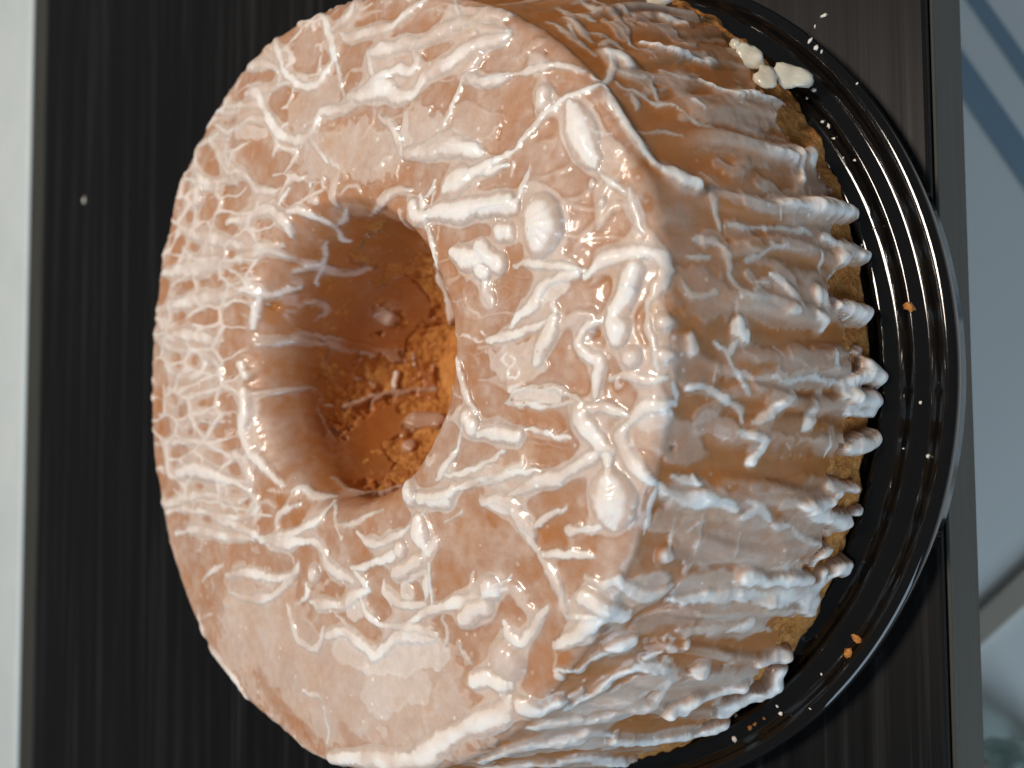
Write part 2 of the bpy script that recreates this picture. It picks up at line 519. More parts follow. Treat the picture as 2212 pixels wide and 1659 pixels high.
# one icing stroke per line: panel kind thickness width : points (x,y or x,y,width)
#   s strand   b blob   d drip at the base   f thin film plateau   n bare patch   h pit
STROKES = """
A s .92 50 : 1080,90 960,110 870,190 870,260 890,310 910,400 960,460 1030,500 1110,490 1160,430 1200,350 1190,280 1180,200 1150,130 1080,90
A f .40 250 : 1040,290
A s .8 42 : 830,190 795,270 850,340
A s .95 58 : 1160,140 1170,200 1200,280 1215,350
A s .8 70 : 1330,0 1290,90 1240,130 1190,180
A s .82 60 : 1720,0 1600,100 1530,160 1400,190 1290,220 1240,200
A s .9 90 : 2200,220 2080,250 1960,290 1870,370 1810,390 1740,440 1690,510 1640,550 1560,560 1500,510 1430,530 1350,560 1290,560
A s .85 78 : 1700,250 1600,260 1500,290 1410,310
A s .85 50 : 1400,300 1420,400 1440,460
A s .82 90 : 1690,260 1800,200 1900,150 1980,140
A s .8 42 : 1900,0 1920,100 1960,150
A s .85 90 : 1990,140 2080,90 2210,100
A s .85 70 : 1980,150 2090,180 2210,190
A s .9 70 : 1660,310 1680,370 1640,420 1570,400 1500,440 1440,480 1340,540
A s .93 60 : 690,540 770,545 800,620 840,700 890,770 970,810 1040,800 1090,740 1130,650 1220,640 1290,610 1330,560
A s .9 58 : 1060,800 1110,860 1160,930
A s .75 36 : 1210,340 1230,420 1250,520 1270,560
A s .95 30 : 570,560 530,550 505,580 510,620 545,640 575,610 570,560
A s .8 46 : 570,620 680,610 760,600 800,620
A s .75 40 : 510,645 600,650 660,640
A s .8 50 : 620,410 700,390 800,370 880,400
A s .8 40 : 590,530 640,450 680,400
A s .75 50 : 720,520 820,510 920,490
A s .8 46 : 520,720 590,760 640,740 720,690 800,690 850,700
A f .75 90 : 650,770 720,760 800,770
A s .82 52 : 440,830 490,810 530,860 560,930 610,1010 630,1050
A s .82 50 : 590,830 580,900 620,960 700,1020 760,1090 850,1100 900,1080
A s .8 50 : 390,960 430,1020 500,1060 590,1040 640,1060
A s .75 40 : 510,800 600,800
A s .85 44 : 1460,670 1530,720 1570,800 1590,880 1630,910
A f .66 260 : 1670,750 1760,790
A s .9 90 : 1620,890,50 1720,870,80 1850,840,110 1960,860,90 2060,890,50
A s .85 46 : 2020,430 1950,450 1900,560 1870,650 1830,740
A s .88 58 : 1960,440 2060,480 2150,460 2210,450
A s .95 80 : 2210,880,30 2100,950,60 2000,1000,70 1900,1050,140 1840,1080,60
A s .85 42 : 1780,1040 1740,1120 1690,1130
A s .85 50 : 1400,1230 1470,1160 1560,1100 1640,1100
A s .9 50 : 930,1210 1010,1210 1090,1250 1160,1270 1210,1310 1230,1360 1290,1390
A s .85 40 : 1210,1300 1250,1250 1270,1180
A s 1 40 : 1700,1120 1720,1250 1760,1400 1790,1500 1810,1600 1850,1659
A b .97 100 : 1660,1190 1670,1240 1720,1260
A b 1 120 : 1740,1240,60 1830,1220,110 1930,1220,140 2050,1190,120 2200,1160,110
A b 1 120 : 1890,1450,80 1960,1490,140 2050,1480,110 2120,1500,60
A b 1 100 : 2040,1550 2070,1570
A s .85 50 : 890,1170 940,1090
A s .85 60 : 580,1280 680,1260 760,1220 840,1200 880,1240 930,1290 950,1350
A s .85 26 : 520,1230 500,1320 500,1400 510,1500
A s .8 60 : 320,1300 400,1350 520,1370 600,1400 720,1420 820,1420 900,1400
A s .85 50 : 640,1490 740,1460 820,1430 930,1470
A s .82 50 : 330,1430 420,1500 520,1490 600,1520
A s .82 60 : 210,1580 330,1540 450,1530 560,1510
A s .85 36 : 1140,1380 1130,1500 1080,1640
A b .85 100 : 420,1110 425,1150
A s .75 40 : 330,1020 390,1040 480,1080 560,1080
A b .9 50 : 1070,1060
A n .18 150 : 1130,1150 1250,1130 1370,1130 1470,1120
A n .22 100 : 750,440 830,430
A n .24 120 : 1300,110 1420,110
A n .22 90 : 1450,240 1640,180 1740,150
A n .2 80 : 1500,400 1600,350
A n .22 110 : 470,970 530,980
A n .26 160 : 700,880 800,870
A n .2 100 : 1790,430 1900,400 2050,350
A n .2 90 : 400,1270 420,1230
A n .25 110 : 880,1420 980,1420
A f .62 320 : 1100,900 1350,850 1500,880
A f .58 240 : 1000,680 1150,600
A f .5 300 : 1900,760 2050,720
B s .95 44 : 0,470 100,440 200,430 330,400 450,390 560,410 640,460 700,480
B s .97 46 : 0,980 80,940 180,870 300,740 400,640 500,560 620,520 690,500
B s .95 70 : 150,960 60,990 0,1010
B s .95 56 : 690,510 730,440 740,370 720,320
B b .95 100 : 720,320 790,350 840,390
B s .95 58 : 690,510 740,600 800,690 860,780 920,880 980,940 1050,990
B b 1 130 : 1030,980,70 1080,1010,110 1140,1045,130 1205,1075,120
B b 1 190 : 520,600,60 540,660,130 575,740,180 610,840,190 640,920,130 650,960,50
B s .8 52 : 650,960 720,1030 790,1080 840,1110
B s .9 60 : 850,1080 870,1180 910,1290 940,1340
B s .85 50 : 280,950,20 255,1040,55 215,1160,45
B s .7 40 : 180,930 170,1010
B b 1 270 : 350,1240,240 365,1310,280 350,1380,200
B b .97 110 : 200,1190,90 100,1190,110 0,1200,110
B b .97 120 : 120,1340 170,1340
B s .95 60 : 200,1520 300,1520 450,1530 600,1560
B b 1 110 : 0,1420 60,1490 110,1530
B b .78 110 : 360,540 360,600
B b .75 70 : 640,1060
B b .75 60 : 700,1170
B s .97 74 : 600,1600 700,1500 820,1460 960,1450 1040,1490 1060,1560 1040,1659
B n .2 110 : 560,720 660,640 720,760 780,880
B n .15 130 : 930,1150 960,1200
B n .2 110 : 620,430 560,380
B n .2 120 : 870,1330 900,1420
B n .25 260 : 150,650 230,560
B n .22 140 : 60,180 160,60
B h 0 34 : 372,312
B h 0 14 : 110,740 100,790
B h 0.1 16 : 78,1080
B h 0.1 16 : 310,1330
B h 0.1 14 : 255,1260
B h 0.1 14 : 315,1180
B s .6 60 : 420,60 520,90 640,130
B s .6 50 : 380,130 480,190 560,260 640,330
B s .7 60 : 470,110 560,170 620,250
B s .55 70 : 640,60 760,110 850,170
G s .7 110 : 480,30 620,100 680,160 640,190
G s .6 90 : 560,20 700,50 830,110
G s .75 80 : 850,90 960,150 1080,190
G s .65 70 : 280,100 380,190 460,240
G s .75 60 : 300,240 400,300 440,360 500,480
G s .6 60 : 460,340 600,380 760,410 850,450
G f .7 160 : 780,260 900,330 980,400
G s .7 60 : 760,250 900,330 1000,420 1060,500 1130,560 1250,620 1330,700
G s .75 130 : 700,500 840,480 960,540
G s .6 70 : 900,260 1050,270 1170,330
G f .62 240 : 1180,260 1350,330 1500,420 1650,520
G b .9 150 : 1390,230 1500,270 1600,310
G d .9 130 : 1180,500 1260,520 1330,570 1450,610 1580,650
G d .92 130 : 1620,650 1720,680 1850,710 1950,710
G s .7 80 : 1380,780 1500,840 1700,900 1830,920
G d .88 110 : 1830,910 1960,980 2080,1040 2200,1100
G s .8 70 : 870,900 960,980 1080,1010 1180,1060 1290,1130 1380,1170 1480,1190 1560,1210
G s .82 120 : 890,780 1020,830 1150,860 1260,860
G f .55 200 : 950,800 1150,870 1290,1000
G s .75 60 : 1280,850 1280,960 1330,1080 1370,1160
G f .52 220 : 1280,860 1400,900 1480,950
G s .75 90 : 1070,1060 1110,1140 1090,1200
G s .65 60 : 1540,1210 1650,1270 1760,1350 1900,1400 2050,1440
G b .8 90 : 1700,1160 1790,1230
G f .5 130 : 1800,1240 1950,1260 2150,1320
G n .1 110 : 1080,400 1240,430 1400,470
G n .1 90 : 1400,740 1600,790 1800,830 2000,880 2200,930
G n .14 100 : 720,180 900,190 980,210
G n .12 110 : 470,620 540,660
G n .14 150 : 950,1050 1010,1080
B d .97 80 : 1480,570 1580,590 1680,610
B s .7 40 : 1830,670 1900,690
B f .75 110 : 1850,700 1890,780 1930,850
B s .55 40 : 900,760 1040,770 1150,800
H s .6 50 : 300,90 430,160 560,200
H f .55 150 : 320,130 430,190 560,230
H s .55 40 : 560,190 590,280 580,360
H s .6 50 : 130,210 260,310 400,420
H d .9 120 : 840,0,60 1000,70,130 1110,110,120
H d .9 120 : 1190,60 1200,180 1220,310
H b 1 190 : 1310,60 1310,140
H s .8 130 : 250,420,120 420,450,90 600,510,90 740,570,110 850,600,130 960,620,120
H f .8 190 : 780,360 920,400 1000,480
H f .7 280 : 640,560 860,600 1100,620 1330,650
H d .93 190 : 960,600,130 1150,620,190 1350,640,240 1540,670,250
H s .9 60 : 880,520 940,610 960,700 990,780
H s .9 60 : 1260,480 1330,570 1380,660 1370,740
H d .98 170 : 1500,560,150 1600,660,200 1720,690,180 1810,660,200
H b 1 190 : 1790,650 1815,660
H s .75 90 : 230,450 260,560 300,700 340,860
H f .5 260 : 480,850 620,920 700,1000
H f .48 200 : 900,880 1150,880 1400,900
H s .8 80 : 440,790 620,820 900,840 1100,860 1280,880 1480,950
H s .85 100 : 880,1020 930,1060 1060,1040
H s .75 80 : 620,1170 760,1140 900,1070
H f .6 150 : 1050,1010 1250,1020 1450,1010
H d .95 230 : 1450,960,120 1600,1020,230 1650,1120,260 1600,1200,160
H d 1 200 : 1720,1110,220 1830,1140,230 1900,1150,170 1980,1160,60
H s .8 90 : 1640,1250 1600,1340 1530,1410
H s .75 60 : 1390,960 1410,1080 1420,1250 1440,1330
H s .75 130 : 60,960 250,990 380,1080 430,1220 430,1300
H s .8 80 : 0,1160 120,1150 240,1160
H f .5 200 : 200,950 330,960
H s .75 90 : 430,1330 520,1440 620,1530 760,1540 850,1600
H s .8 140 : 640,1540 740,1500 820,1560
H f .6 120 : 640,1300 740,1400 860,1440
H s .8 70 : 600,1260 700,1400 860,1440
H s .93 160 : 900,1350,70 1010,1430,150 1110,1530,160 1180,1620,130
H b 1 260 : 1380,1560 1430,1590
H n .08 130 : 340,560 560,650 850,740
H n .06 110 : 1020,760 1250,800 1500,860
H n .08 120 : 1000,380 1200,420 1350,440
H n .1 130 : 640,300 850,290 1080,330
H n .1 140 : 380,240 430,300
H n .1 140 : 680,1000 760,1030 820,1000
H n .14 240 : 900,1250 1150,1300 1400,1200
I s .8 110 : 540,20 700,60 830,100
I f .5 240 : 600,170 850,260 1150,300 1350,330
I b .85 150 : 1090,180 1120,200
I d .95 200 : 1340,250,140 1410,330,210 1430,420,150
I d .97 200 : 1560,150,190 1680,210,230 1780,250,230 1870,270,210
I s 1 50 : 1710,110 1720,210 1660,310
I s 1 50 : 1800,130 1810,260 1780,350
I s .85 90 : 480,300 490,420 530,460
I b .97 170 : 540,330 550,420 590,470
I b .95 80 : 600,520 625,540
I s .85 90 : 270,540 370,600 440,660 470,600 520,520
I s .9 90 : 440,720 480,830 540,930 600,1020 640,1100
I n .08 110 : 650,430 900,450 1200,500 1450,540
I n .05 220 : 1560,440 1700,500 1880,620
I f .42 200 : 620,600 780,680 900,720
I s .65 36 : 920,550 970,650 1020,790
I f .55 260 : 1130,660 1350,730 1540,720
I s .85 80 : 1580,640 1570,750 1600,840
I f .72 230 : 800,960 1100,960 1400,930 1700,920
I s .88 90 : 880,910 1080,960 1240,930 1350,910 1500,960 1640,1000
I d .97 260 : 1640,1000,160 1800,960,260 1940,900,280 2010,940,260
I d 1 220 : 1880,820 1990,900 2040,990
I d .96 240 : 1650,1080,160 1800,1150,250 1950,1180,240 2020,1230,150
I s 1 40 : 2010,1220,60 2080,1240,30 2130,1260,12
I d .95 150 : 1700,1290 1850,1290 2000,1300
I f .7 240 : 1380,1230 1580,1270 1760,1260
I s .93 130 : 700,1390,70 830,1330,150 940,1240,150 1050,1160,120 1120,1080,70
I f .5 250 : 950,1200 1080,1130
I s .93 130 : 1200,1500,30 1280,1390,150 1350,1270,140 1360,1170,70
I n .05 160 : 1330,1440 1550,1430 1800,1410 1950,1420
I n .1 200 : 560,1180 700,1200 800,1160
I n .12 180 : 560,800 700,830 860,810
I s .9 130 : 0,1010,90 140,1020,110 280,1080,130 400,1150,130 450,1190,70
I s .9 110 : 420,1200 540,1230 600,1310 590,1410
I s .75 40 : 320,850 300,950 270,1010
I f .5 300 : 160,1330 280,1250
I s .92 110 : 540,1500 620,1550 720,1560 800,1600
I s .65 44 : 500,120 500,280
I s .6 36 : 980,220 1000,430
I s .6 36 : 710,80 730,260
I f .68 200 : 330,1480 420,1530
I h 0 46 : 650,1480
J s .9 120 : 560,20 700,50 800,80 820,180 800,260
J b .95 130 : 640,340,60 690,310,130 760,250,120
J f .46 260 : 860,120 980,160 1080,180
J s .7 40 : 1070,110 1120,200 1120,300
J f .6 230 : 1250,170 1450,160 1650,150 1850,140
J s .9 46 : 1490,40 1510,150 1500,270
J s .88 60 : 1720,40 1740,150 1730,260
J d .9 220 : 1700,150,180 1860,130,230 1960,80,210
J n .05 160 : 150,330 450,420 750,420
J n .04 150 : 950,420 1250,370 1550,350 1750,350
J n .04 120 : 200,560 350,600 500,600
J f .48 170 : 700,580 950,590 1300,570 1500,560
J d .85 170 : 1500,570 1650,580 1770,600
J b .9 110 : 1920,540 1960,540
J b .95 100 : 30,500 90,550
J s .92 140 : 0,680 120,680 260,720 400,780 520,810
J s .95 150 : 560,900,70 640,870,150 730,820,150 820,890,130 880,930,90
J s .8 90 : 620,720 720,760 780,830
J f .7 200 : 1000,780 1200,800 1400,790
J d .97 190 : 1180,780,110 1350,790,190 1500,740,150 1590,650,130
J d 1 230 : 1260,850,130 1430,900,200 1580,930,240 1680,960,200
J b .9 150 : 1810,850 1880,850
J n .05 150 : 920,910 1050,900 1150,880
J s .93 110 : 900,980 1000,1010 1090,1020
J n .04 190 : 1220,1080 1420,1110 1650,1130
J f .42 420 : 300,1230 600,1280 950,1300 1150,1250
J s .85 90 : 1130,1040 1200,1110 1330,1180 1450,1220
J d .95 150 : 1360,1430,60 1400,1310,130 1490,1240,120
J f .75 260 : 1150,1500 1350,1500 1450,1420
J d .95 160 : 1450,1500 1420,1600
J d 1 230 : 1600,1490,200 1720,1480,240 1830,1510,180 1900,1480,140
J s .6 50 : 560,1070 500,1250 420,1400
J s .6 44 : 130,1080 80,1300 40,1420
J s .92 90 : 500,1600,50 620,1560,100 780,1540,70
J s .7 70 : 0,1060 100,1000 200,960
J f .6 160 : 300,900 450,900 560,950
C s .85 60 : 220,110 330,100 450,90 560,80
C s .85 40 : 560,70 640,110 690,170 700,200 640,200 590,170 600,140
C s .82 60 : 170,320 300,290 430,260 560,240 680,210
C s .85 42 : 690,210 800,230 900,210 1000,180
C s .95 70 : 770,240 750,340 730,420
C s .85 60 : 220,490 300,460 400,470 480,490 560,500
C s .8 42 : 165,490 220,520 300,550 420,560 500,600 550,660 560,740 600,790
C s .85 46 : 230,580 250,660 330,700 420,690 460,640 440,590
C n .15 100 : 330,610 360,630
C n .15 80 : 330,180 400,180
C n .2 80 : 210,370 270,380
C s .82 42 : 220,760 240,850 300,880 330,830 450,800 560,770
C s .8 36 : 190,920 270,940 330,1000 370,960 390,900 500,910 600,920
C s .8 40 : 170,1090 280,1080 400,1080 500,1090 560,1130
C s .75 30 : 390,950 500,970 600,960
C b .9 110 : 310,1260,60 400,1235,110 500,1260,90 580,1290,60 660,1320,50 720,1360,40
C s .85 60 : 620,1140 680,1200 710,1290 690,1340
C s .82 46 : 190,1400 250,1430 340,1400 450,1380 520,1390 620,1420 700,1400
C s .9 46 : 720,1370 765,1440 740,1490 680,1500
C b .9 90 : 680,790,60 690,900,90 680,1000,90 700,1090,80 760,1180,70 820,1250,60 900,1330,40
C b .85 70 : 660,640 690,700
C f .5 80 : 760,500 900,490 1050,490 1180,500 1300,540 1500,590 1700,610 1840,640
C s .4 34 : 760,540 900,490 1060,500 1180,520 1300,560 1500,590
C s .5 34 : 640,830 800,800 950,780 1080,770
C f .6 70 : 1130,840 1220,840 1310,800 1380,700 1430,720 1500,750
C s .45 40 : 1140,870 1300,870 1400,830 1640,780 1840,780
C s .4 30 : 1090,880 1130,960 1190,1080
C b .8 44 : 1545,690 1535,760
C s .98 60 : 1780,0 1800,100 1850,250 1880,400 1880,500 1920,650 1960,800 2020,920
C s .9 26 : 1850,480 1860,600 1860,760
C s .92 46 : 1950,960 1900,1120 1830,1250 1790,1290
C b .95 120 : 1970,940 2000,990
C s .9 100 : 2000,990 2100,1010 2200,1000
C s .95 50 : 1830,1270 1960,1260 2060,1210 2180,1140
C s .95 54 : 1900,1350 2040,1300 2200,1250
C b .92 120 : 1640,1360 1650,1390
C b .92 90 : 1700,1400 1770,1400 1860,1390 1900,1350
C b .4 110 : 1660,960 1780,960
C b .4 90 : 1620,1110
C b .55 90 : 1500,370
C n .0 300 : 1250,950 1450,930 1650,900
C n .0 220 : 1300,500 1450,430
C n .0 200 : 1350,1330 1550,1290
C n .1 160 : 870,340 920,420
C h 0 50 : 850,300
C s .6 50 : 960,100 1100,60 1250,110 1400,80
C s .45 40 : 1000,300 1100,270 1140,320 1080,380
C s .6 60 : 1180,1290 1300,1380 1450,1380 1600,1330
E s .82 40 : 210,190 330,170 470,190 580,220 700,200 760,150
E s .82 50 : 290,310 420,290 550,320 650,330 740,340
E s .85 60 : 540,230 650,270 750,310 780,350
E s .9 50 : 770,330 950,320 1050,270 1130,220 1200,130
E s .85 46 : 880,330 870,240 900,190 1000,150
E s .9 60 : 960,70 1020,60 1090,110 1200,110
E n .12 110 : 990,230 1070,210
E n .15 100 : 980,90 900,120
E s .85 36 : 1200,150 1210,250 1240,350
E s .85 40 : 1210,270 1300,260 1400,210 1480,180
E s .95 56 : 1330,300 1400,360 1480,370 1550,330 1650,260
E b .95 140 : 1690,240,100 1700,320,140 1730,390,80 1760,440,25
E s .9 36 : 1700,210 1740,160
E s .92 60 : 1840,250 1930,180
E b .95 130 : 1640,80
E b .92 90 : 1760,120 1860,120
E s .92 50 : 1300,510 1400,490 1540,440 1590,400
E b .85 110 : 1590,400
E b .8 90 : 1560,530 1620,510 1690,470
E s .9 40 : 1330,530 1380,600 1410,640
E s .97 56 : 1490,590 1500,640 1550,690 1630,720 1730,720
E s .95 40 : 1580,600 1690,550 1730,520 1735,610 1730,700
E f .85 150 : 1620,640
E s .9 36 : 1750,480 1750,600 1770,720
E s .97 70 : 1630,820 1760,750 1880,710 2000,680 2120,640 2200,620
E s .9 56 : 780,350 900,360 1080,360 1140,400 1160,480 1230,540 1310,580
E s .88 60 : 580,550 700,530 820,560 920,560 980,530 990,470
E b .85 110 : 1090,540
E s .85 50 : 600,640 720,680 840,670 930,600 980,550
E s .8 42 : 440,580 500,520 560,500
E n .2 60 : 700,585 800,585
E s .95 50 : 930,710 950,790 980,880 1020,940 1090,970 1130,910 1140,850
E s .9 50 : 1040,600 1050,660 980,720
E s .95 70 : 1060,710 1150,710 1240,720 1310,670 1400,640
E f .82 180 : 1320,740
E s .92 50 : 1360,700 1390,770 1460,820 1540,830
E s .97 74 : 1160,890 1260,870 1330,920 1400,980 1440,1010 1500,970 1560,900 1680,900 1780,920
E s .95 76 : 1540,830 1620,850 1700,860 1790,890
E n .1 50 : 1440,930
E s .9 50 : 1820,790 1850,880 1840,950
E s .85 40 : 1910,930 1950,1000 1990,1060
E b .88 130 : 1960,790 2010,750 2070,720
E b .95 100 : 2010,1150 2080,1130 2180,1180
E f .60 700 : 700,860 1000,1100 1400,1250 1750,1250
E f .66 300 : 1450,1250 1650,1150
E f .68 160 : 1250,960 1500,1050 1800,980
E s .8 30 : 1020,1190 1060,1230 1110,1240 1150,1320 1170,1420 1160,1520
E b .9 40 : 1030,1205
E s .88 40 : 420,780 480,940 620,1130 740,1300 900,1470 1060,1570 1200,1640
E s .97 120 : 1180,1600,60 1400,1590,90 1650,1600,110 1850,1480,120 2000,1400,130 2150,1350,110 2210,1270,60
E n .18 130 : 780,1150 900,1310 1050,1450
E n .2 110 : 2080,1250 1980,1380
E n .22 110 : 450,620 480,700
E n .22 150 : 1500,1590 1300,1520
E s .7 30 : 420,800 500,770
D s .97 70 : 940,0 1040,30 1050,120 1000,220 950,290
D b 1 170 : 880,90,150 860,160,150
D b 1 150 : 850,200,140 810,280,130 770,350,110 790,420,150 790,480,130
D s .95 70 : 690,390 620,410 580,470 560,530 620,580 680,620 670,720 660,820
D h .05 60 : 655,455
D s .95 60 : 170,430,20 230,350,50 300,310,80 350,200,70 430,140,60 560,120,50
D f .85 200 : 380,230 450,180
D s .93 60 : 30,500 120,490 230,450 350,420 430,350 420,290
D b .9 110 : 430,380,80 400,470,110 350,540,110 330,620,70
D n .22 90 : 300,390 380,350
D s .9 44 : 0,440 40,500
D f .72 230 : 150,610 280,620
D s .9 40 : 140,850 200,790 300,760 420,760 500,800 580,850 620,880
D s .9 40 : 140,850 250,860 400,870 520,860 600,890
D f .85 120 : 230,820 330,810 440,810
D s .97 70 : 620,890,70 720,890,80 800,910,50 870,930,15
D s .97 100 : 560,890 580,960 640,1040 700,1100 740,1130
D s .93 62 : 740,720 850,710 950,720 1080,710
D s .85 42 : 1080,720 1100,800 1100,850
D s .97 76 : 860,960 930,880 1020,860 1100,850
D f .8 200 : 960,940 1010,920
D s .97 76 : 860,960 810,1060 850,1160 920,1250 980,1320
D b .95 110 : 0,1030,60 110,1030,110 220,1050,90
D s .9 42 : 230,1000 350,1020 450,1050 520,1060
D s .93 60 : 0,1320 120,1280 250,1250 330,1240
D s .95 84 : 170,1380 330,1310 480,1260 600,1190 700,1130
D b .95 70 : 725,1160 735,1250
D b 1 260 : 750,1330,200 760,1400,270 765,1480,220 775,1570,60
D s .92 60 : 510,1580,90 560,1580,55 690,1560,50
D s .9 50 : 300,1570 380,1510 490,1460
D s .92 80 : 0,1420 120,1410 200,1470 270,1560 300,1620
D s .85 42 : 990,1330 960,1420 950,1520 930,1600
D s .92 54 : 960,300 940,400 990,500 1000,600 1010,670
D b .8 100 : 1180,490 1190,540
D b .8 110 : 1050,390
D b .85 100 : 1050,590
D b .8 130 : 870,600
D n .2 170 : 660,200 760,90
D n .2 170 : 280,960 420,950
D n .2 200 : 350,1140 500,1110
D n .2 200 : 420,1380 560,1340
D n .18 80 : 870,1040 940,1080
D n .2 100 : 880,810 960,800
D n .16 180 : 560,1500 440,1600
D n .2 160 : 80,1520
D h 0 50 : 1080,1110
D h 0 34 : 1030,1440
D h .1 20 : 345,560
D h .1 18 : 222,215
D h .1 18 : 160,262
D h .1 18 : 210,315
D h .1 16 : 185,1078
D h .1 16 : 262,860
D h .1 16 : 425,1025
D s .85 22 : 150,580 190,600 180,640 140,640 120,610 150,580
D s .85 22 : 180,650 215,670 205,710 165,705 155,675 180,650
D f .5 300 : 1150,650 1270,700
D f .45 300 : 1180,200 1280,260
D n .1 160 : 1100,350 1180,400
D s .7 60 : 1130,140 1200,240 1330,220
D s .95 62 : 980,1310 1060,1370 1150,1400 1230,1420
D s .9 64 : 1080,1280 1160,1300 1230,1310
D n .02 260 : 1250,1180 1500,1230 1800,1250
D f .6 300 : 980,980 1150,1080
D f .6 200 : 1280,960 1400,1000
F s .97 90 : 1020,70 1180,110 1300,120 1430,140
F n .04 170 : 950,470 1030,440
F b .75 110 : 1040,430
F f .6 220 : 1050,220 1200,200
F f .5 330 : 1200,330 1450,330 1650,350
F s .65 40 : 1100,220 1060,420
F s .65 40 : 1260,190 1200,420
F s .9 90 : 780,560 860,640 960,660 1070,600
F f .8 250 : 850,640 960,600
F s .95 100 : 1060,680 1200,670 1350,650 1500,640 1650,660 1780,640 1900,600 1980,530
F d .97 110 : 1480,540 1600,560 1700,570 1850,560
F f .75 220 : 1150,620 1350,600 1600,620 1800,620
F d 1 100 : 2000,500 2080,490 2160,520
F b .95 150 : 1830,680 1860,700
F b .97 110 : 700,730 800,770
F s .97 76 : 420,960 520,900 640,820 750,770 830,740
F h .02 76 : 685,845
F n .03 170 : 1150,770 1350,740 1600,740 1800,800
F b .95 120 : 710,960,60 770,940,110 850,910,100
F f .55 200 : 950,820 1150,790
F s .88 60 : 440,1090 560,1090 640,1020 760,960
F b .8 60 : 920,1010 1000,970
F n .03 180 : 950,920 1200,900 1500,920 1700,880
F b .85 100 : 1210,1080,70 1250,1070,120
F b .9 70 : 1150,920
F s .95 90 : 1390,860,30 1440,840,60 1510,820,100
F d .9 90 : 1560,1020 1640,990 1720,980
F s .93 70 : 480,1300 640,1200 760,1120 880,1060 1000,1060 1060,1080
F f .82 240 : 600,1280 780,1230 960,1150
F f .72 280 : 560,1350 700,1330 850,1290
F s .9 76 : 560,1380 700,1350 850,1310 1000,1240 1050,1130
F d .95 120 : 1060,1290 1200,1250 1330,1200 1450,1160
F d .97 130 : 1350,1290 1500,1230 1620,1170 1690,1080
F f .75 260 : 1060,1200 1250,1150 1450,1160
F s .88 70 : 260,1410 420,1390 600,1370 760,1360 860,1330
F n .03 110 : 560,1400 800,1400 1050,1360 1350,1330
F s .97 100 : 0,1600 150,1540 300,1500 440,1480 600,1440 720,1450
F d .96 100 : 740,1470 900,1480 1050,1460 1200,1440 1370,1390
F s .95 80 : 0,1640 200,1620 400,1600 600,1580 850,1590
F f .8 170 : 200,1560 450,1520 650,1480
F n .03 60 : 520,1560 700,1550 900,1530
F s .9 60 : 0,100 60,140 200,200 280,340 340,440 420,560 470,680
F s .93 76 : 340,420 450,430 560,430 650,450
F s .9 50 : 320,270 400,210 490,160
F s .9 74 : 460,620 470,720 500,790
F s .95 84 : 140,820 180,900 240,930 280,890 330,800 380,740
F b .7 200 : 140,1020 170,1050
F b .9 66 : 180,1180
F s .92 74 : 100,1150 140,1260 160,1380
F b .93 110 : 230,1290 320,1310 430,1260
F s .88 52 : 0,660 80,620 180,560
F b .85 150 : 60,620
F s .93 80 : 500,790 620,800 750,770
F b .9 120 : 600,680 700,740
F n .2 160 : 240,480 300,560
F n .16 100 : 60,260
F n .2 120 : 560,520 620,380
F n .15 110 : 460,960 480,1000
F s .85 60 : 600,560 700,600 780,560
"""


def catmull(pts, step):
    pts = np.array(pts, float)
    if len(pts) == 1: return pts
    if len(pts) == 2:
        q = pts
        n = max(2, int(np.hypot(*(q[1] - q[0])[:2]) / step) + 1)
        t = np.linspace(0, 1, n)[:, None]
        return q[0] * (1 - t) + q[1] * t
    closed = np.allclose(pts[0, :2], pts[-1, :2])
    out = []
    n = len(pts)
    for k in range(n - 1):
        p1, p2 = pts[k], pts[k + 1]
        p0 = pts[k - 1] if k > 0 else (pts[-2] if closed else 2 * p1 - p2)
        p3 = pts[k + 2] if k + 2 < n else (pts[1] if closed else 2 * p2 - p1)
        m = max(2, int(np.hypot(*(p2 - p1)[:2]) / step) + 1)
        t = np.linspace(0, 1, m, endpoint=False)[:, None]
        out.append(0.5 * ((2 * p1) + (-p0 + p2) * t + (2 * p0 - 5 * p1 + 4 * p2 - p3) * t ** 2 + (-p0 + 3 * p1 - 3 * p2 + p3) * t ** 3))
    out.append(pts[-1:])
    return np.concatenate(out)


camV = Vector(CAM_C)


def cast(x, y):
    """source pixel -> point on the cake (or None)"""
    x, y = x * 2212 / 4032, y * 2212 / 4032
    d = CAM_F + (x - 1106) / FPX * CAM_R + (829.5 - y) / FPX * CAM_U
    loc, nor, idx, dist = BVH.ray_cast(camV, Vector(d).normalized())
    if loc is None: return None
    depth = float(np.dot(np.array(loc) - CAM_C, CAM_F))
    return np.array(loc), idx, depth


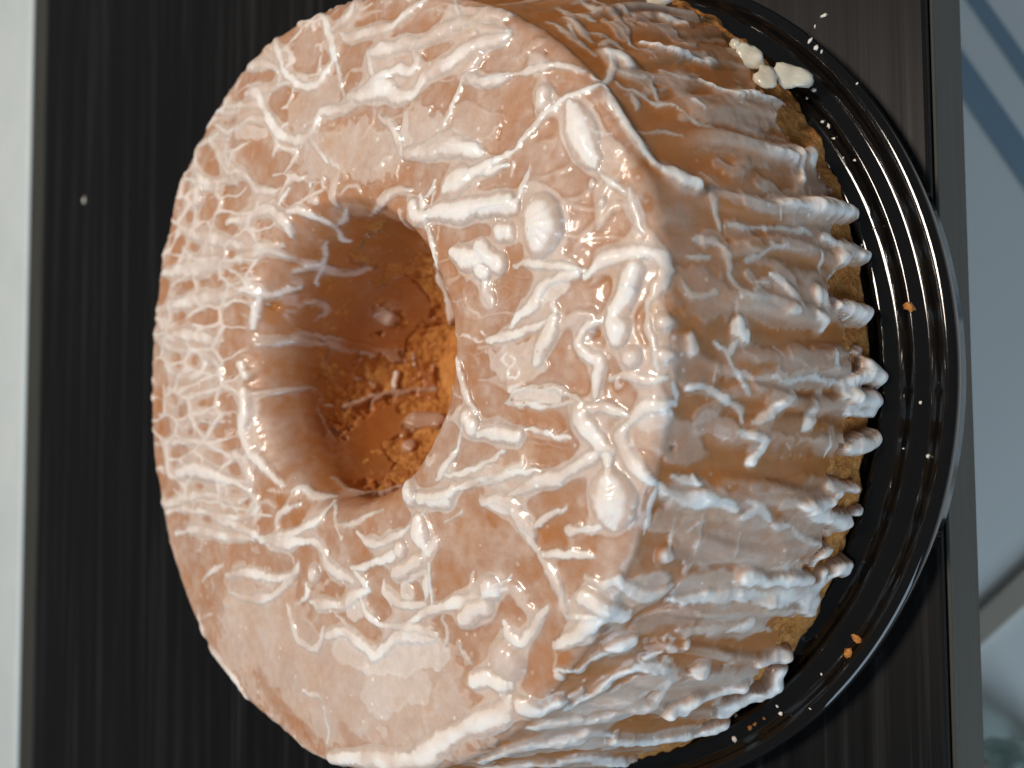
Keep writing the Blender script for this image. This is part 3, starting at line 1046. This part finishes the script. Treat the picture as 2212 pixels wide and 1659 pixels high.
strokes = []       # (kind, thick, [(point, radius, ti, si)])
nsc = Pc.shape[1] - 1
for line in STROKES.strip().splitlines():
    line = line.strip()
    if not line or line.startswith('#'): continue
    head, body = line.split(':')
    pn, kind, tk, w = head.split()
    tk, w = float(tk), float(w)
    ox, oy, s = PANEL[pn]
    pts = []
    for q in body.split():
        v = [float(c) for c in q.split(',')]
        pts.append((v[0], v[1], v[2] if len(v) > 2 else w))
    if len(pts) > 1 and kind == 's':       # pulled-out ends of a strand
        pts[0] = (pts[0][0], pts[0][1], pts[0][2] * 0.6) if len(body.split()[0].split(',')) == 2 else pts[0]
        pts[-1] = (pts[-1][0], pts[-1][1], pts[-1][2] * 0.55) if len(body.split()[-1].split(',')) == 2 else pts[-1]
    smp = []
    for x, y, ww in catmull(pts, max(4.0, w * 0.14)):
        c = cast(ox + x * s, oy + y * s)
        if c is None: continue
        loc, idx, depth = c
        ci, cj = idx // nsc, idx % nsc
        rad = max(ww, 6) * s * (2212 / 4032) / FPX * depth / 2
        smp.append((loc, rad, ci / 260.0 * NT_, float(Uc[0, cj])))
    if smp: strokes.append((kind, tk, smp))

# strokes on the far side and places the picture does not show: the same habit, laid at random
prof = P[::50]


def surf(theta, u):
    i = int((theta + math.pi) / (2 * math.pi) * NT_) % NT_
    j = int(np.searchsorted(u_axis, u))
    return P[i, min(j, NS - 1)], i, u_axis[min(j, NS - 1)]


N_TRACED = len(strokes)
JT0, JT1 = int(np.searchsorted(u_axis, 1.3)), int(np.searchsorted(u_axis, 3.8))
for k in range(62):                       # runs down the back wall
    th = rng.uniform(math.radians(-8), math.radians(208))
    u0, u1 = 4.0, 4.0 + rng.uniform(0.5, 0.98)
    smp = []
    for q in np.linspace(0, 1, 130):
        p_, i_, uu = surf(th + 0.02 * math.sin(5 * q + k), u0 + (u1 - u0) * q)
        smp.append((p_, 0.0011 + 0.0016 * q ** 2, i_, uu))
    strokes.append(('s', rng.uniform(0.6, 0.95), smp))

# small threads of icing that criss-cross between the big ones
for k in range(150):
    th = rng.uniform(-math.pi, math.pi)
    u0 = rng.uniform(1.9, 3.7)
    p_, i_, uu = surf(th, u0)
    ang = rng.normal(math.pi / 2, 0.55) if p_[1] > -0.03 else rng.uniform(0, math.pi)
    L = rng.uniform(0.004, 0.016)
    curl = rng.normal(0, 60)
    x, y = p_[0], p_[1]
    w0 = rng.uniform(0.00035, 0.0010)
    smp = []
    for q in np.linspace(0, 1, 68):
        a_ = ang + curl * L * (q - 0.5) + 0.5 * math.sin(7 * q + k)
        x += math.cos(a_) * L / 68
        y += math.sin(a_) * L / 68
        wgt = min(1, max(0, (math.hypot(x, y) - 0.05) / 0.03))
        rr_, tt_ = math.hypot(x - HC[0] * (1 - wgt), y - HC[1] * (1 - wgt)), math.atan2(y, x)
        ti_ = int((tt_ + math.pi) / (2 * math.pi) * NT_) % NT_
        rowr = np.hypot(P[ti_, JT0:JT1, 0], P[ti_, JT0:JT1, 1])
        jj = JT0 + int(np.argmin(np.abs(rowr - math.hypot(x, y))))
        if jj <= JT0 or jj >= JT1 - 1: break
        smp.append((P[ti_, jj], w0 * (0.5 + 0.9 * math.sin(math.pi * q) ** 0.6), ti_, u_axis[jj]))
    if len(smp) > 6: strokes.append(('s', rng.uniform(0.5, 0.8), smp))
for k in range(110):                      # little ridges down the whole side
    th = rng.uniform(-math.pi, math.pi)
    u0 = rng.uniform(4.0, 4.7)
    L = rng.uniform(0.25, 0.75)
    w0 = rng.uniform(0.0005, 0.0013)
    smp = []
    for q in np.linspace(0, 1, 130):
        p_, i_, uu = surf(th + 0.012 * math.sin(4 * q + k), min(4.9, u0 + L * q))
        smp.append((p_, w0 * (0.4 + math.sin(math.pi * q) ** 0.6), i_, uu))
    strokes.append(('s', rng.uniform(0.3, 0.6), smp))

# ------------------------------------------------------------------ build the icing height field
warp = np.stack([fbm(P, 260, 2, 11), fbm(P, 260, 2, 29), fbm(P, 260, 2, 43)], -1)
warp2 = np.stack([noise(P, 900, 71), noise(P, 900, 83), noise(P, 900, 97)], -1)
Pw = P + warp * 0.0007 + warp2 * 0.00022

# film thickness (0 bare crust .. 1 opaque white)
side = sstep(3.6, 4.15, U)
inhole = 1 - sstep(0.80, 1.75, U)
# flutes that the pan left down the side: the ones in sight, then the same spacing round the back
FLUTE_PX = [(1655, 120), (1735, 250), (1760, 345), (1840, 460), (1850, 555), (1855, 680), (1880, 790), (1885, 870), (1880, 945), (1870, 1085), (1850, 1215),
            (1740, 1310), (1690, 1410), (1665, 1475), (1600, 1545), (1480, 1610)]
fp = pix_to_plane(FLUTE_PX, 0.010)
fl = sorted(np.arctan2(fp[:, 1], fp[:, 0]).tolist())
t_ = fl[-1] + 0.085
while t_ < fl[0] + 2 * math.pi - 0.06:
    fl.append(t_)
    t_ += rng.uniform(0.07, 0.10)
crest = np.zeros_like(T)
for t_ in fl:
    dth = (T - t_ + math.pi + 0.010 * np.sin(9 * (U - 4) + 40 * t_)) % (2 * math.pi) - math.pi
    wf = 0.021 * (0.9 + 0.25 * math.sin(50 * t_))
    crest = np.maximum(crest, np.exp(-(dth / wf) ** 6))
crest = crest * sstep(4.10, 4.32, U)
# streaks that run down the side
Ps = np.stack([np.cos(T) * 0.11, np.sin(T) * 0.11, np.clip(U - 4, 0, 1) * 0.012], -1)
streak = fbm(Ps, 130, 3, 5)
streak2 = fbm(Ps, 420, 2, 15)
cell = fbm(P, 110, 3, 9)
fine = fbm(P, 420, 2, 19)
slow = fbm(P, 150, 2, 91)
film = 0.33 + 0.25 * cell + 0.09 * fine
film = film * (1 - side) + side * (0.10 + 0.24 * streak + 0.10 * streak2 + 0.08 * cell + crest * (0.30 + 0.22 * streak))
film = film * (1 - inhole) + inhole * (0.07 + 0.24 * cell + 0.08 * fine)

hp = np.zeros(P.shape[:2])                # p-norm accumulator of strand heights
lead = np.full(P.shape[:2], -1, int)      # which stroke leads here
leadh = np.zeros(P.shape[:2])
tstr = np.zeros(P.shape[:2])              # opacity from strokes
flat = np.zeros(P.shape[:2])              # film plateaus height
pit = np.zeros(P.shape[:2])
halo = np.zeros(P.shape[:2])

arc = np.linalg.norm(np.gradient(P, axis=1), axis=-1).mean(0)       # metres per row
ring = np.linalg.norm(np.roll(P, -1, 0) - P, axis=-1).mean(0)       # metres per column

for sid, (kind, tk, smp) in enumerate(strokes):
    pts = np.array([s_[0] for s_ in smp])
    rad = np.array([s_[1] for s_ in smp])
    # wobble of the bead
    wob = 1 + 0.32 * noise(pts, 190, sid) + 0.08 * noise(pts, 700, sid + 5)
    rad = rad * (wob if kind in 'sd' else 1.0) * {'s': 1.28, 'b': 1.12, 'd': 1.05}.get(kind, 1.0)
    ti = np.array([s_[2] for s_ in smp])
    js = np.searchsorted(u_axis, np.array([s_[3] for s_ in smp]))
    best = {}
    ti0 = ti[0]
    tr = (ti - ti0 + NT_ / 2) % NT_ - NT_ / 2
    rmax = rad.max() * 2.1 + 0.0008
    jm = np.clip(js, 0, NS - 1)
    mt = int(rmax / max(ring[jm].min(), 8e-5)) + 12
    mj = int(rmax / max(arc[jm].min(), 8e-5)) + 16
    i0, i1 = int(tr.min()) - mt, int(tr.max()) + mt + 1
    j0, j1 = max(0, jm.min() - mj), min(NS, jm.max() + mj + 1)
    ii = (np.arange(i0, min(i1, i0 + NT_)) + int(ti0)) % NT_
    q = np.full((len(ii), j1 - j0), 9.0)
    rl = np.zeros_like(q)
    wd = Pw[ii][:, j0:j1]
    for k in range(len(pts)):
        a0 = int(tr[k]) - i0
        m1 = int(rad[k] * 2.1 / max(ring[jm[k]], 8e-5)) + 10
        m2 = int(rad[k] * 2.1 / max(arc[jm[k]], 8e-5)) + 14
        s0, s1 = max(0, a0 - m1), min(len(ii), a0 + m1 + 1)
        b0, b1 = max(0, jm[k] - j0 - m2), min(j1 - j0, jm[k] - j0 + m2 + 1)
        if s1 <= s0 or b1 <= b0: continue
        d = np.linalg.norm(wd[s0:s1, b0:b1] - pts[k], axis=-1) / rad[k]
        sub = q[s0:s1, b0:b1]
        better = d < sub
        sub[better] = d[better]
        rl[s0:s1, b0:b1][better] = rad[k]
    sl = np.ix_(ii, np.arange(j0, j1))
    if kind in 'fn': q = q * (1 + 0.85 * cell[sl] + 0.35 * fine[sl])
    core = np.clip(1 - q * q, 0, 1)
    if kind in 'sbd':
        hk = {'s': 0.25, 'b': 0.44, 'd': 0.68}[kind]
        h = rl * hk * core ** (0.75 if kind != 's' else 1.0) * (0.55 + 0.45 * tk)
        skirt = rl * 0.10 * np.clip(1 - q / 1.9, 0, 1) ** 2
        halo[sl] = np.maximum(halo[sl], tk * np.clip(1 - q / 2.1, 0, 1) ** 1.2)
        hp[sl] += (h + skirt) ** 2.4
        own = h > leadh[sl]
        L = leadh[sl]
        L[own] = h[own]
        leadh[sl] = L
        L = lead[sl]
        L[own & (q < 0.97)] = sid
        lead[sl] = L
        tt = tk * sstep(-0.05, 0.85, core)
        if kind == 's': tt = tt * (0.90 + 0.30 * slow[sl])
        if kind == 's' and tk < 0.86: hp[sl] -= ((h + skirt) ** 2.4) * 0.45 * side[sl]
        tstr[sl] = np.maximum(tstr[sl], tt)
    elif kind == 'f':
        e = sstep(0.0, 0.55, core)
        flat[sl] = np.maximum(flat[sl], 0.00030 * sstep(0.0, 0.35, core) * (1 - 0.35 * sstep(0.3, 0.9, core)))
        rimw = sstep(0.0, 0.2, core) * (1 - sstep(0.2, 0.6, core)) * 0.08
        film[sl] = film[sl] * (1 - e) + e * (film[sl] * 0.4 + tk * (0.70 - 0.12 * side[sl])) + rimw
    elif kind == 'n':
        e = sstep(0.0, 1.0, core) * 0.9
        film[sl] = film[sl] * (1 - e) + e * (tk + 0.05 + 0.45 * (film[sl] - 0.4))
    elif kind == 'h':
        e = core ** 0.5
        pit[sl] = np.maximum(pit[sl], rl * 0.9 * e)
        film[sl] = film[sl] * (1 - e) + e * tk
        tstr[sl] = tstr[sl] * (1 - e)

hs = hp ** (1 / 2.4)

# a web of thin connected threads on the top, its meshes drawn out away from the viewer


def worley(X, Y, seed):
    ix, iy = np.floor(X).astype(np.int64), np.floor(Y).astype(np.int64)
    f1 = np.full(X.shape, 9.0)
    f2 = np.full(X.shape, 9.0)
    for dx in (-1, 0, 1):
        for dy in (-1, 0, 1):
            cx, cy = ix + dx, iy + dy
            d = np.hypot(cx + 0.1 + 0.8 * _hash(cx, cy, cx * 0, seed) - X, cy + 0.1 + 0.8 * _hash(cx, cy, cx * 0, seed + 3) - Y)
            f2 = np.where(d < f1, f1, np.minimum(f2, d))
            f1 = np.minimum(f1, d)
    return f2 - f1


wx = P[..., 0] + 0.0016 * fbm(P, 130, 2, 201)
wy = P[..., 1] + 0.0022 * fbm(P, 130, 2, 203)
e1 = worley(wx / 0.0074, wy / 0.0185, 5)
e2 = worley(wx / 0.0044 + 7, wy / 0.0120 + 3, 9)
onTop = sstep(1.5, 2.1, U) * (1 - sstep(3.3, 3.9, U))
dens = 0.55 + 0.45 * sstep(-0.03, 0.03, P[..., 1])
clear = (1 - sstep(0.00005, 0.0002, flat)) * sstep(-0.064, -0.040, P[..., 0] + 0.12 * (P[..., 1]) * (P[..., 1] < 0))
mask1 = onTop * clear * dens * sstep(-0.25, 0.25, fbm(P, 60, 2, 211) + 0.25 * (P[..., 1] > 0))
mask2 = onTop * clear * dens * sstep(0.0, 0.4, fbm(P, 80, 2, 213))
wid = 0.20 + 0.15 * fbm(P, 150, 2, 215)
w1 = np.clip(1 - (e1 / wid) ** 2, 0, 1) * mask1
w2 = np.clip(1 - (e2 / (wid * 1.1)) ** 2, 0, 1) * mask2
hs = (hs ** 2.4 + (0.00042 * w1) ** 2.4 + (0.00024 * w2) ** 2.4) ** (1 / 2.4)
tstr = np.maximum(tstr, np.maximum(0.80 * sstep(0, 0.9, w1), 0.58 * sstep(0, 0.9, w2)))
# sheets of glaze that span neighbouring threads


def box(a, k):
    def run(x, ax, wrap):
        x = np.moveaxis(x, ax, 0)
        pad = np.concatenate([x[-k:], x, x[:k]]) if wrap else np.concatenate([np.repeat(x[:1], k, 0), x, np.repeat(x[-1:], k, 0)])
        c = np.cumsum(np.concatenate([np.zeros_like(pad[:1]), pad]), 0)
        return np.moveaxis((c[2 * k + 1:] - c[:-2 * k - 1]) / (2 * k + 1), 0, ax)
    return run(run(a, 0, True), 1, False)


den = np.clip(hs / 0.0005, 0, 1)
for _ in range(3): den = box(den, 5)
sheet = sstep(0.24, 0.40, den + 0.10 * cell + 0.05 * fine)
film = np.maximum(film, sheet * (0.56 + 0.12 * cell) * (1 - 0.25 * side) * (1 - 0.5 * inhole))
flat = np.maximum(flat, 0.00022 * sheet)
film = film + 0.13 * halo * (1 - side * 0.5)
thick = np.maximum(film, tstr * (0.99 + 0.10 * cell))
# thin where the bead meets the film
thick = np.clip(thick, 0.0, 1.0)

# bare crumb round the foot, ragged, and inside the hole
edge = 0.0135 + 0.009 * fbm(Ps, 90, 3, 51) + 0.003 * fine
soft = np.where(U > 4.2, 1 - sstep(edge - 0.0015, edge + 0.0015, P[..., 2] - ZB + 0.002), 0.0)
patch = fbm(P, 75, 2, 33)
soft = np.maximum(soft, np.where(U < 1.1, sstep(-0.12, 0.2, patch + 0.5 * cell + 0.3 * fine) * (1 - sstep(0.80, 1.05, U)), 0.0))
soft = soft * (1 - sstep(0.0001, 0.0005, hs))
soft = np.maximum(soft, 1 - sstep(0.03, 0.08, U))
bare = soft > 0.97

ripple = np.where(U > 3.5, 0.0004 * streak + 0.00016 * streak2 + 0.0011 * crest, 0.0) * side
off = 0.00035 + 0.00030 * film + flat + hs + ripple - pit
off = off + 0.00010 * fine + 0.00022 * cell * (1 - side)
# knobs on thick white icing of the side
knob = np.clip(fbm(P, 330, 2, 61), 0, 1)
off = off + side * knob * 0.0009 * sstep(0.55, 0.9, thick)
for _ in range(2):
    off = 0.5 * off + 0.125 * (np.roll(off, 1, 0) + np.roll(off, -1, 0)) + 0.125 * (np.concatenate([off[:, :1], off[:, :-1]], 1) + np.concatenate([off[:, 1:], off[:, -1:]], 1))
off = off * (1 - soft) - 0.0016 * soft
thick = thick * (1 - 0.75 * soft)

G = P + N0 * off[..., None]
NG = grid_normals(G)

cake = empty('glazed_ring_cake', (0, 0, ZB))
tag(cake, 'golden ring cake with dripping white sugar glaze on black plate', 'cake')


def under(o):
    o.parent = cake
    o.matrix_parent_inverse = Matrix.Translation((0, 0, -ZB))
    return o


FACES = grid_faces(NT_, NS)
fi = FACES.reshape(-1, 4)
fbare = bare.reshape(-1)[fi].all(1)
leadv = np.where(leadh > 0.00012, lead, -1).reshape(-1)
lf = leadv[fi]
# majority owner of a face
own = np.where((lf[:, 0] == lf[:, 1]) | (lf[:, 0] == lf[:, 2]), lf[:, 0], np.where(lf[:, 1] == lf[:, 3], lf[:, 1], lf[:, 2]))
own[own >= N_TRACED] = -1
Vall, Nall, Tall = G.reshape(-1, 3), NG.reshape(-1, 3), thick.reshape(-1)
KIND = {'s': 'icing_strand', 'b': 'icing_blob', 'd': 'icing_drip'}


def sub_object(name, sel):
    f = fi[sel]
    uq, inv = np.unique(f, return_inverse=True)
    me = np_mesh(name, Vall[uq], inv.reshape(-1, 4), Nall[uq], {'thick': Tall[uq]})
    return under(link(name, me, M_GLAZE))


done = np.zeros(len(fi), bool)


def largest_piece(idx):
    if len(idx) == 0: return idx
    uq, inv = np.unique(fi[idx], return_inverse=True)
    f = inv.reshape(-1, 4)
    lab = np.arange(len(uq))
    while True:
        m_ = lab[f].min(1)
        new = lab.copy()
        for k_ in range(4): np.minimum.at(new, f[:, k_], m_)
        new = new[new]
        if (new == lab).all(): break
        lab = new
    fl = lab[f[:, 0]]
    ids, cnt = np.unique(fl, return_counts=True)
    return idx[fl == ids[cnt.argmax()]]


order_ = np.argsort(own, kind='stable')
so = own[order_]
for sid in range(N_TRACED):
    if strokes[sid][0] not in KIND: continue
    l_, r_ = np.searchsorted(so, sid, 'left'), np.searchsorted(so, sid, 'right')
    idx = order_[l_:r_]
    idx = largest_piece(idx[~fbare[idx]])
    if len(idx) < 12: continue
    done[idx] = True
    sub_object(KIND[strokes[sid][0]], idx)

sub_object('glaze_film', ~done & ~fbare)

# crumb body under the glaze, closed at the foot
Tb, Ub, Pb = lattice(620, (60, 12, 70, 12, 90))
Nb = grid_normals(Pb)
rough = np.where(Ub > 4, sstep(4.45, 4.8, Ub), 0) + np.where(Ub < 1.2, 1.0, 0)
cr = fbm(Pb, 330, 3, 77) * 0.0012 + np.clip(noise(Pb, 150, 78), -1, 0.2) * 0.0011
Gb = Pb + Nb * (-0.00035 + rough * cr)[..., None]
Gb[..., 2] = np.maximum(Gb[..., 2], ZB - 0.0010)
nsb = Gb.shape[1]
fb = grid_faces(620, nsb).reshape(-1, 4)
i = np.arange(620)
cap = np.stack([i * nsb + nsb - 1, i * nsb, ((i + 1) % 620) * nsb, ((i + 1) % 620) * nsb + nsb - 1], -1)
under(link('cake_body', np_mesh('cake_body', Gb.reshape(-1, 3), np.concatenate([fb, cap])), M_CRUMB))
# soft crumb plug at the bottom of the hole
th = np.linspace(0, 2 * math.pi, 48, endpoint=False)
vs = [(HC[0], HC[1], ZB + 0.0022)]
for rr in (0.005, 0.010, 0.0145):
    for t in th:
        vs.append((HC[0] + rr * math.cos(t), HC[1] + rr * math.sin(t), ZB + 0.0018 + 0.0006 * random.random()))
fs = [(0, 1 + k, 1 + (k + 1) % 48) for k in range(48)]
for q in range(2):
    for k in range(48):
        a0, b0 = 1 + q * 48 + k, 1 + q * 48 + (k + 1) % 48
        fs += [(a0, a0 + 48, b0 + 48), (a0, b0 + 48, b0)]
under(link('crumb_floor', np_mesh('crumb_floor', np.array(vs), np.array(fs)), M_CRUMB))


# ------------------------------------------------------------------ loose flakes of icing at the foot
def lump(name, size, seed, mat, rough_=0.25, flatn=1.0, seg=14):
    r_ = np.random.default_rng(seed)
    V = []
    rows = seg // 2
    for a_ in range(rows + 1):
        for b_ in range(seg):
            p_, t_ = math.pi * a_ / rows, 2 * math.pi * b_ / seg
            V.append((math.sin(p_) * math.cos(t_), math.sin(p_) * math.sin(t_), math.cos(p_)))
    V = np.array(V)
    o_ = r_.uniform(0, 50, 3)
    k_ = 1 + rough_ * noise(V + o_, 1.6, seed)[:, None] + 0.4 * rough_ * noise(V + o_, 4, seed + 1)[:, None]
    V = V * k_ * np.array(size)
    f = []
    for a_ in range(rows):
        for b_ in range(seg):
            f.append((a_ * seg + b_, (a_ + 1) * seg + b_, (a_ + 1) * seg + (b_ + 1) % seg, a_ * seg + (b_ + 1) % seg))
    me = np_mesh(name, V, np.array(f))
    return me


def ray_at(x, y, z):
    """point where the sight line of a source pixel meets height z"""
    q = pix_to_plane([(x * 2212 / 4032, y * 2212 / 4032)], z)[0]
    return q


FLAKES = [(2575, 30, 0.010, (0.0028, 0.0046, 0.0012), 20, 25), (2925, 250, 0.014, (0.0026, 0.0040, 0.0012), -35, 20),
          (2985, 330, 0.016, (0.0034, 0.0026, 0.0013), 20, 35), (3112, 300, 0.015, (0.0030, 0.0052, 0.0009), -22, 30),
          (2870, 205, 0.009, (0.0016, 0.0013, 0.0009), 20, 0)]
for k, (x, y, z, sz, rz, tl) in enumerate(FLAKES):
    o = link('icing_flake', lump('icing_flake', sz, 100 + k, M_FLAKE, 0.28, seg=20), M_FLAKE)
    under(o)
    hit = cast(x, y)
    if hit is None: o.location = ray_at(x, y, z)
    else:
        dv = np.array([hit[0][0], hit[0][1], 0.0])
        dv /= np.linalg.norm(dv)
        o.location = hit[0] + dv * 0.0022
    o.rotation_euler = (math.radians(tl), math.radians(tl * 0.4), math.radians(rz))

# ------------------------------------------------------------------ plate
PC = np.array([-0.003, -0.0235])
pr = [(0.0, 0.0030), (0.1040, 0.0030), (0.1080, 0.0029), (0.1098, 0.0031), (0.1106, 0.0041), (0.1111, 0.0047), (0.1118, 0.0049), (0.1128, 0.0047),
      (0.1145, 0.0042), (0.1162, 0.0041), (0.1172, 0.0047), (0.1179, 0.0059), (0.1184, 0.0066), (0.1191, 0.0068), (0.1202, 0.0064), (0.1218, 0.0058),
      (0.1234, 0.0061), (0.1242, 0.0072), (0.1248, 0.0081), (0.1256, 0.0085), (0.1270, 0.0085), (0.1278, 0.0081), (0.1282, 0.0068), (0.1284, 0.0008)]
seg = 240
inner = [(r_ * 1.0, z_) for r_, z_ in pr]
outer = [(max(r_ - 0.0007, 0), max(z_ - 0.0011, 0.0004)) for r_, z_ in pr][::-1]
loopp = [q for q in inner if q[0] > 0] + [q for q in outer if q[0] > 0]
V = [(0, 0, inner[0][1]), (0, 0, outer[-1][1])]
tt = np.linspace(0, 2 * math.pi, seg, endpoint=False)
for r_, z_ in loopp:
    for t in tt:
        wv = 1 + 0.0025 * math.sin(2 * t + 0.4) + 0.001 * math.sin(5 * t)
        V.append((r_ * wv * math.cos(t), r_ * wv * math.sin(t), z_))
F3, F4 = [], []
L_ = len(loopp)
for k in range(seg):
    F3.append((0, 2 + k, 2 + (k + 1) % seg))
    F3.append((1, 2 + (L_ - 1) * seg + (k + 1) % seg, 2 + (L_ - 1) * seg + k))
    for q in range(L_ - 1):
        F4.append((2 + q * seg + k, 2 + (q + 1) * seg + k, 2 + (q + 1) * seg + (k + 1) % seg, 2 + q * seg + (k + 1) % seg))
me = bpy.data.meshes.new('cake_plate')
me.from_pydata(V, [], F3 + F4)
me.update()
me.polygons.foreach_set('use_smooth', np.ones(len(me.polygons), dtype=bool))
plate = link('cake_plate', me, M_PLATE)
plate.location = (PC[0], PC[1], 0.0002)
tag(plate, 'round black glossy plastic plate with ridged rim under the cake', 'plate')


def plate_z(x, y):
    r_ = math.hypot(x - PC[0], y - PC[1])
    if r_ > 0.1289: return 0.0
    return float(np.interp(r_, [q[0] for q in pr], [q[1] for q in pr])) + 0.0002


# ------------------------------------------------------------------ crumbs on the plate and table
def resting(x, y):
    z = 0.004
    for _ in range(6):
        q = ray_at(x, y, z)
        z = plate_z(q[0], q[1])
    return q[0], q[1], z


CR = [(3582, 1212, 0.0017, 'c'), (3380, 2515, 0.0016, 'c'), (3345, 2568, 0.0015, 'c'),
      (3210, 105, .0005, 's'), (3190, 160, .0006, 's'), (3215, 190, .0008, 's'), (3235, 205, .0006, 's'),
      (3205, 355, .0006, 's'), (3180, 385, .0006, 's'), (3240, 480, .0007, 's'), (3265, 495, .0007, 's'),
      (3285, 545, .0005, 's'), (3320, 622, .0004, 's'), (3370, 630, .0005, 's'), (3395, 965, .0005, 's'),
      (3245, 62, .0008, 's'), (3375, 330, .0004, 's'), (3625, 1585, .0004, 's'), (3560, 1765, .0005, 's'), (3655, 1795, .0006, 's'),
      (3235, 2655, .0005, 's'), (2900, 2815, .0006, 's'), (3075, 2808, .0007, 's'), (3010, 2828, .0006, 'c'), (2955, 2865, .0010, 'c'),
      (2975, 2850, .0008, 'c'), (2895, 2912, .0008, 's'), (3190, 2790, .0004, 's'), (3060, 2780, .0005, 's'), (335, 790, .0022, 's'),
      (3310, 760, .0003, 's'), (3150, 1000, .0003, 's'), (3440, 900, .0003, 's')]
LAB = {0: 'tan cake crumb on the plate rim nearest the middle of the cake side',
       1: 'larger tan crumb of a close pair on the plate rim', 2: 'smaller tan crumb of a close pair on the plate rim',
       29: 'single pale speck lying on the dark table behind the cake', 15: 'white sugar speck lying on the table just outside the plate rim'}
for k, (x, y, sz, kk) in enumerate(CR):
    px, py, pz = resting(x, y)
    sz *= 0.8
    if px * px + py * py < 0.1 ** 2: continue
    nm = 'cake_crumb' if kk == 'c' else 'sugar_speck'
    r1, r2, r3 = random.uniform(.8, 1.5), random.uniform(.5, 1.0), random.uniform(.4, .6)
    if k == 29: pz = 0.0
    o = link(nm, lump(nm, (sz * r1, sz * r2, sz * r3), 300 + k, None, 0.55, seg=10), M_CRUMB if kk == 'c' else M_SUGAR)
    o.location = (px, py, pz + sz * r3 * 0.75)
    o.rotation_euler = (0, 0, random.uniform(0, 6.28))
    if k in LAB: tag(o, LAB[k], 'crumb' if kk == 'c' else 'sugar speck')
    elif kk == 'c': tag(o, 'tiny brown crumb in the cluster beside the foot of the cake', 'crumb', 'cluster of crumbs beside the cake foot')
    elif y < 700: tag(o, 'tiny white sugar speck on the black plate near the pale icing flakes', 'sugar speck', 'sugar specks near the icing flakes')
    elif y < 2300: tag(o, 'tiny white sugar speck on the ridged plate rim in front of the cake', 'sugar speck', 'sugar specks on the front of the rim')
    else: tag(o, 'tiny white sugar speck on the plate beside the cluster of brown crumbs', 'sugar speck', 'sugar specks beside the crumb cluster')

# ------------------------------------------------------------------ blurred things and painted shadow bands on the floor
def floor_pt(x, y, z=FZ + 0.002):
    return pix_to_plane([(x, y)], z)[0]


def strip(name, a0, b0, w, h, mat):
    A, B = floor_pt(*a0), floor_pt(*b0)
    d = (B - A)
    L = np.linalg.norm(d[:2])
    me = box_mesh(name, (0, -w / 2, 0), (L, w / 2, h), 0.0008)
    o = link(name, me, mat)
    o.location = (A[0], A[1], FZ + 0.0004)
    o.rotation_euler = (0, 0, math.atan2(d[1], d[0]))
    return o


tag(strip('floor_shadow_band', (1990, -170), (2420, 440), 0.0095, 0.002, M_BLUE), 'thin slate blue painted shadow line on the pale floor near the picture corner', 'painted shadow')  # narrow lamp shadow, modelled as a flat blue strip
tag(strip('floor_shadow_band', (1960, -10), (2420, 650), 0.017, 0.002, M_BLUE), 'broad slate blue painted shadow band slanting across the pale floor', 'painted shadow')  # wide lamp shadow, likewise a flat blue strip
tag(strip('brown_shadow_bar', (1960, 1500), (2420, 1080), 0.016, 0.006, M_BROWN), 'blurred tan painted shadow bar lying slantwise on the floor', 'slat')  # brownish window shadow, modelled as a thin tan bar

# pale glass piece at the corner of the picture
m = NT('pale_green_glass')
m.set(Roughness=0.08, IOR=1.45)
m.b.inputs['Transmission Weight'].default_value = 0.75
gn = m.noise(m.coords(), 30, 3, 0.6)
m.l(m.ramp(gn, [(0.3, (0.45, 0.58, 0.52)), (0.7, (0.80, 0.88, 0.86))]), m.b.inputs['Base Color'])
g = empty('glass_bauble', tuple(floor_pt(2206, 1652)))
g.location.z = FZ + 0.0002
bod = lump('glass_body', (0.028, 0.028, 0.027), 900, None, 0.22, seg=14)
bod.polygons.foreach_set('use_smooth', np.zeros(len(bod.polygons), dtype=bool))
o = link('glass_body', bod, m.m, g)
o.location = (0, 0, 0.027)
o = link('cap', lump('cap', (0.009, 0.007, 0.009), 901, None, 0.3, seg=10), M_BROWN, g)
o.location = (0.004, 0.018, 0.042)
tag(g, 'pale green faceted glass bauble blurred on the floor in the corner', 'bauble')
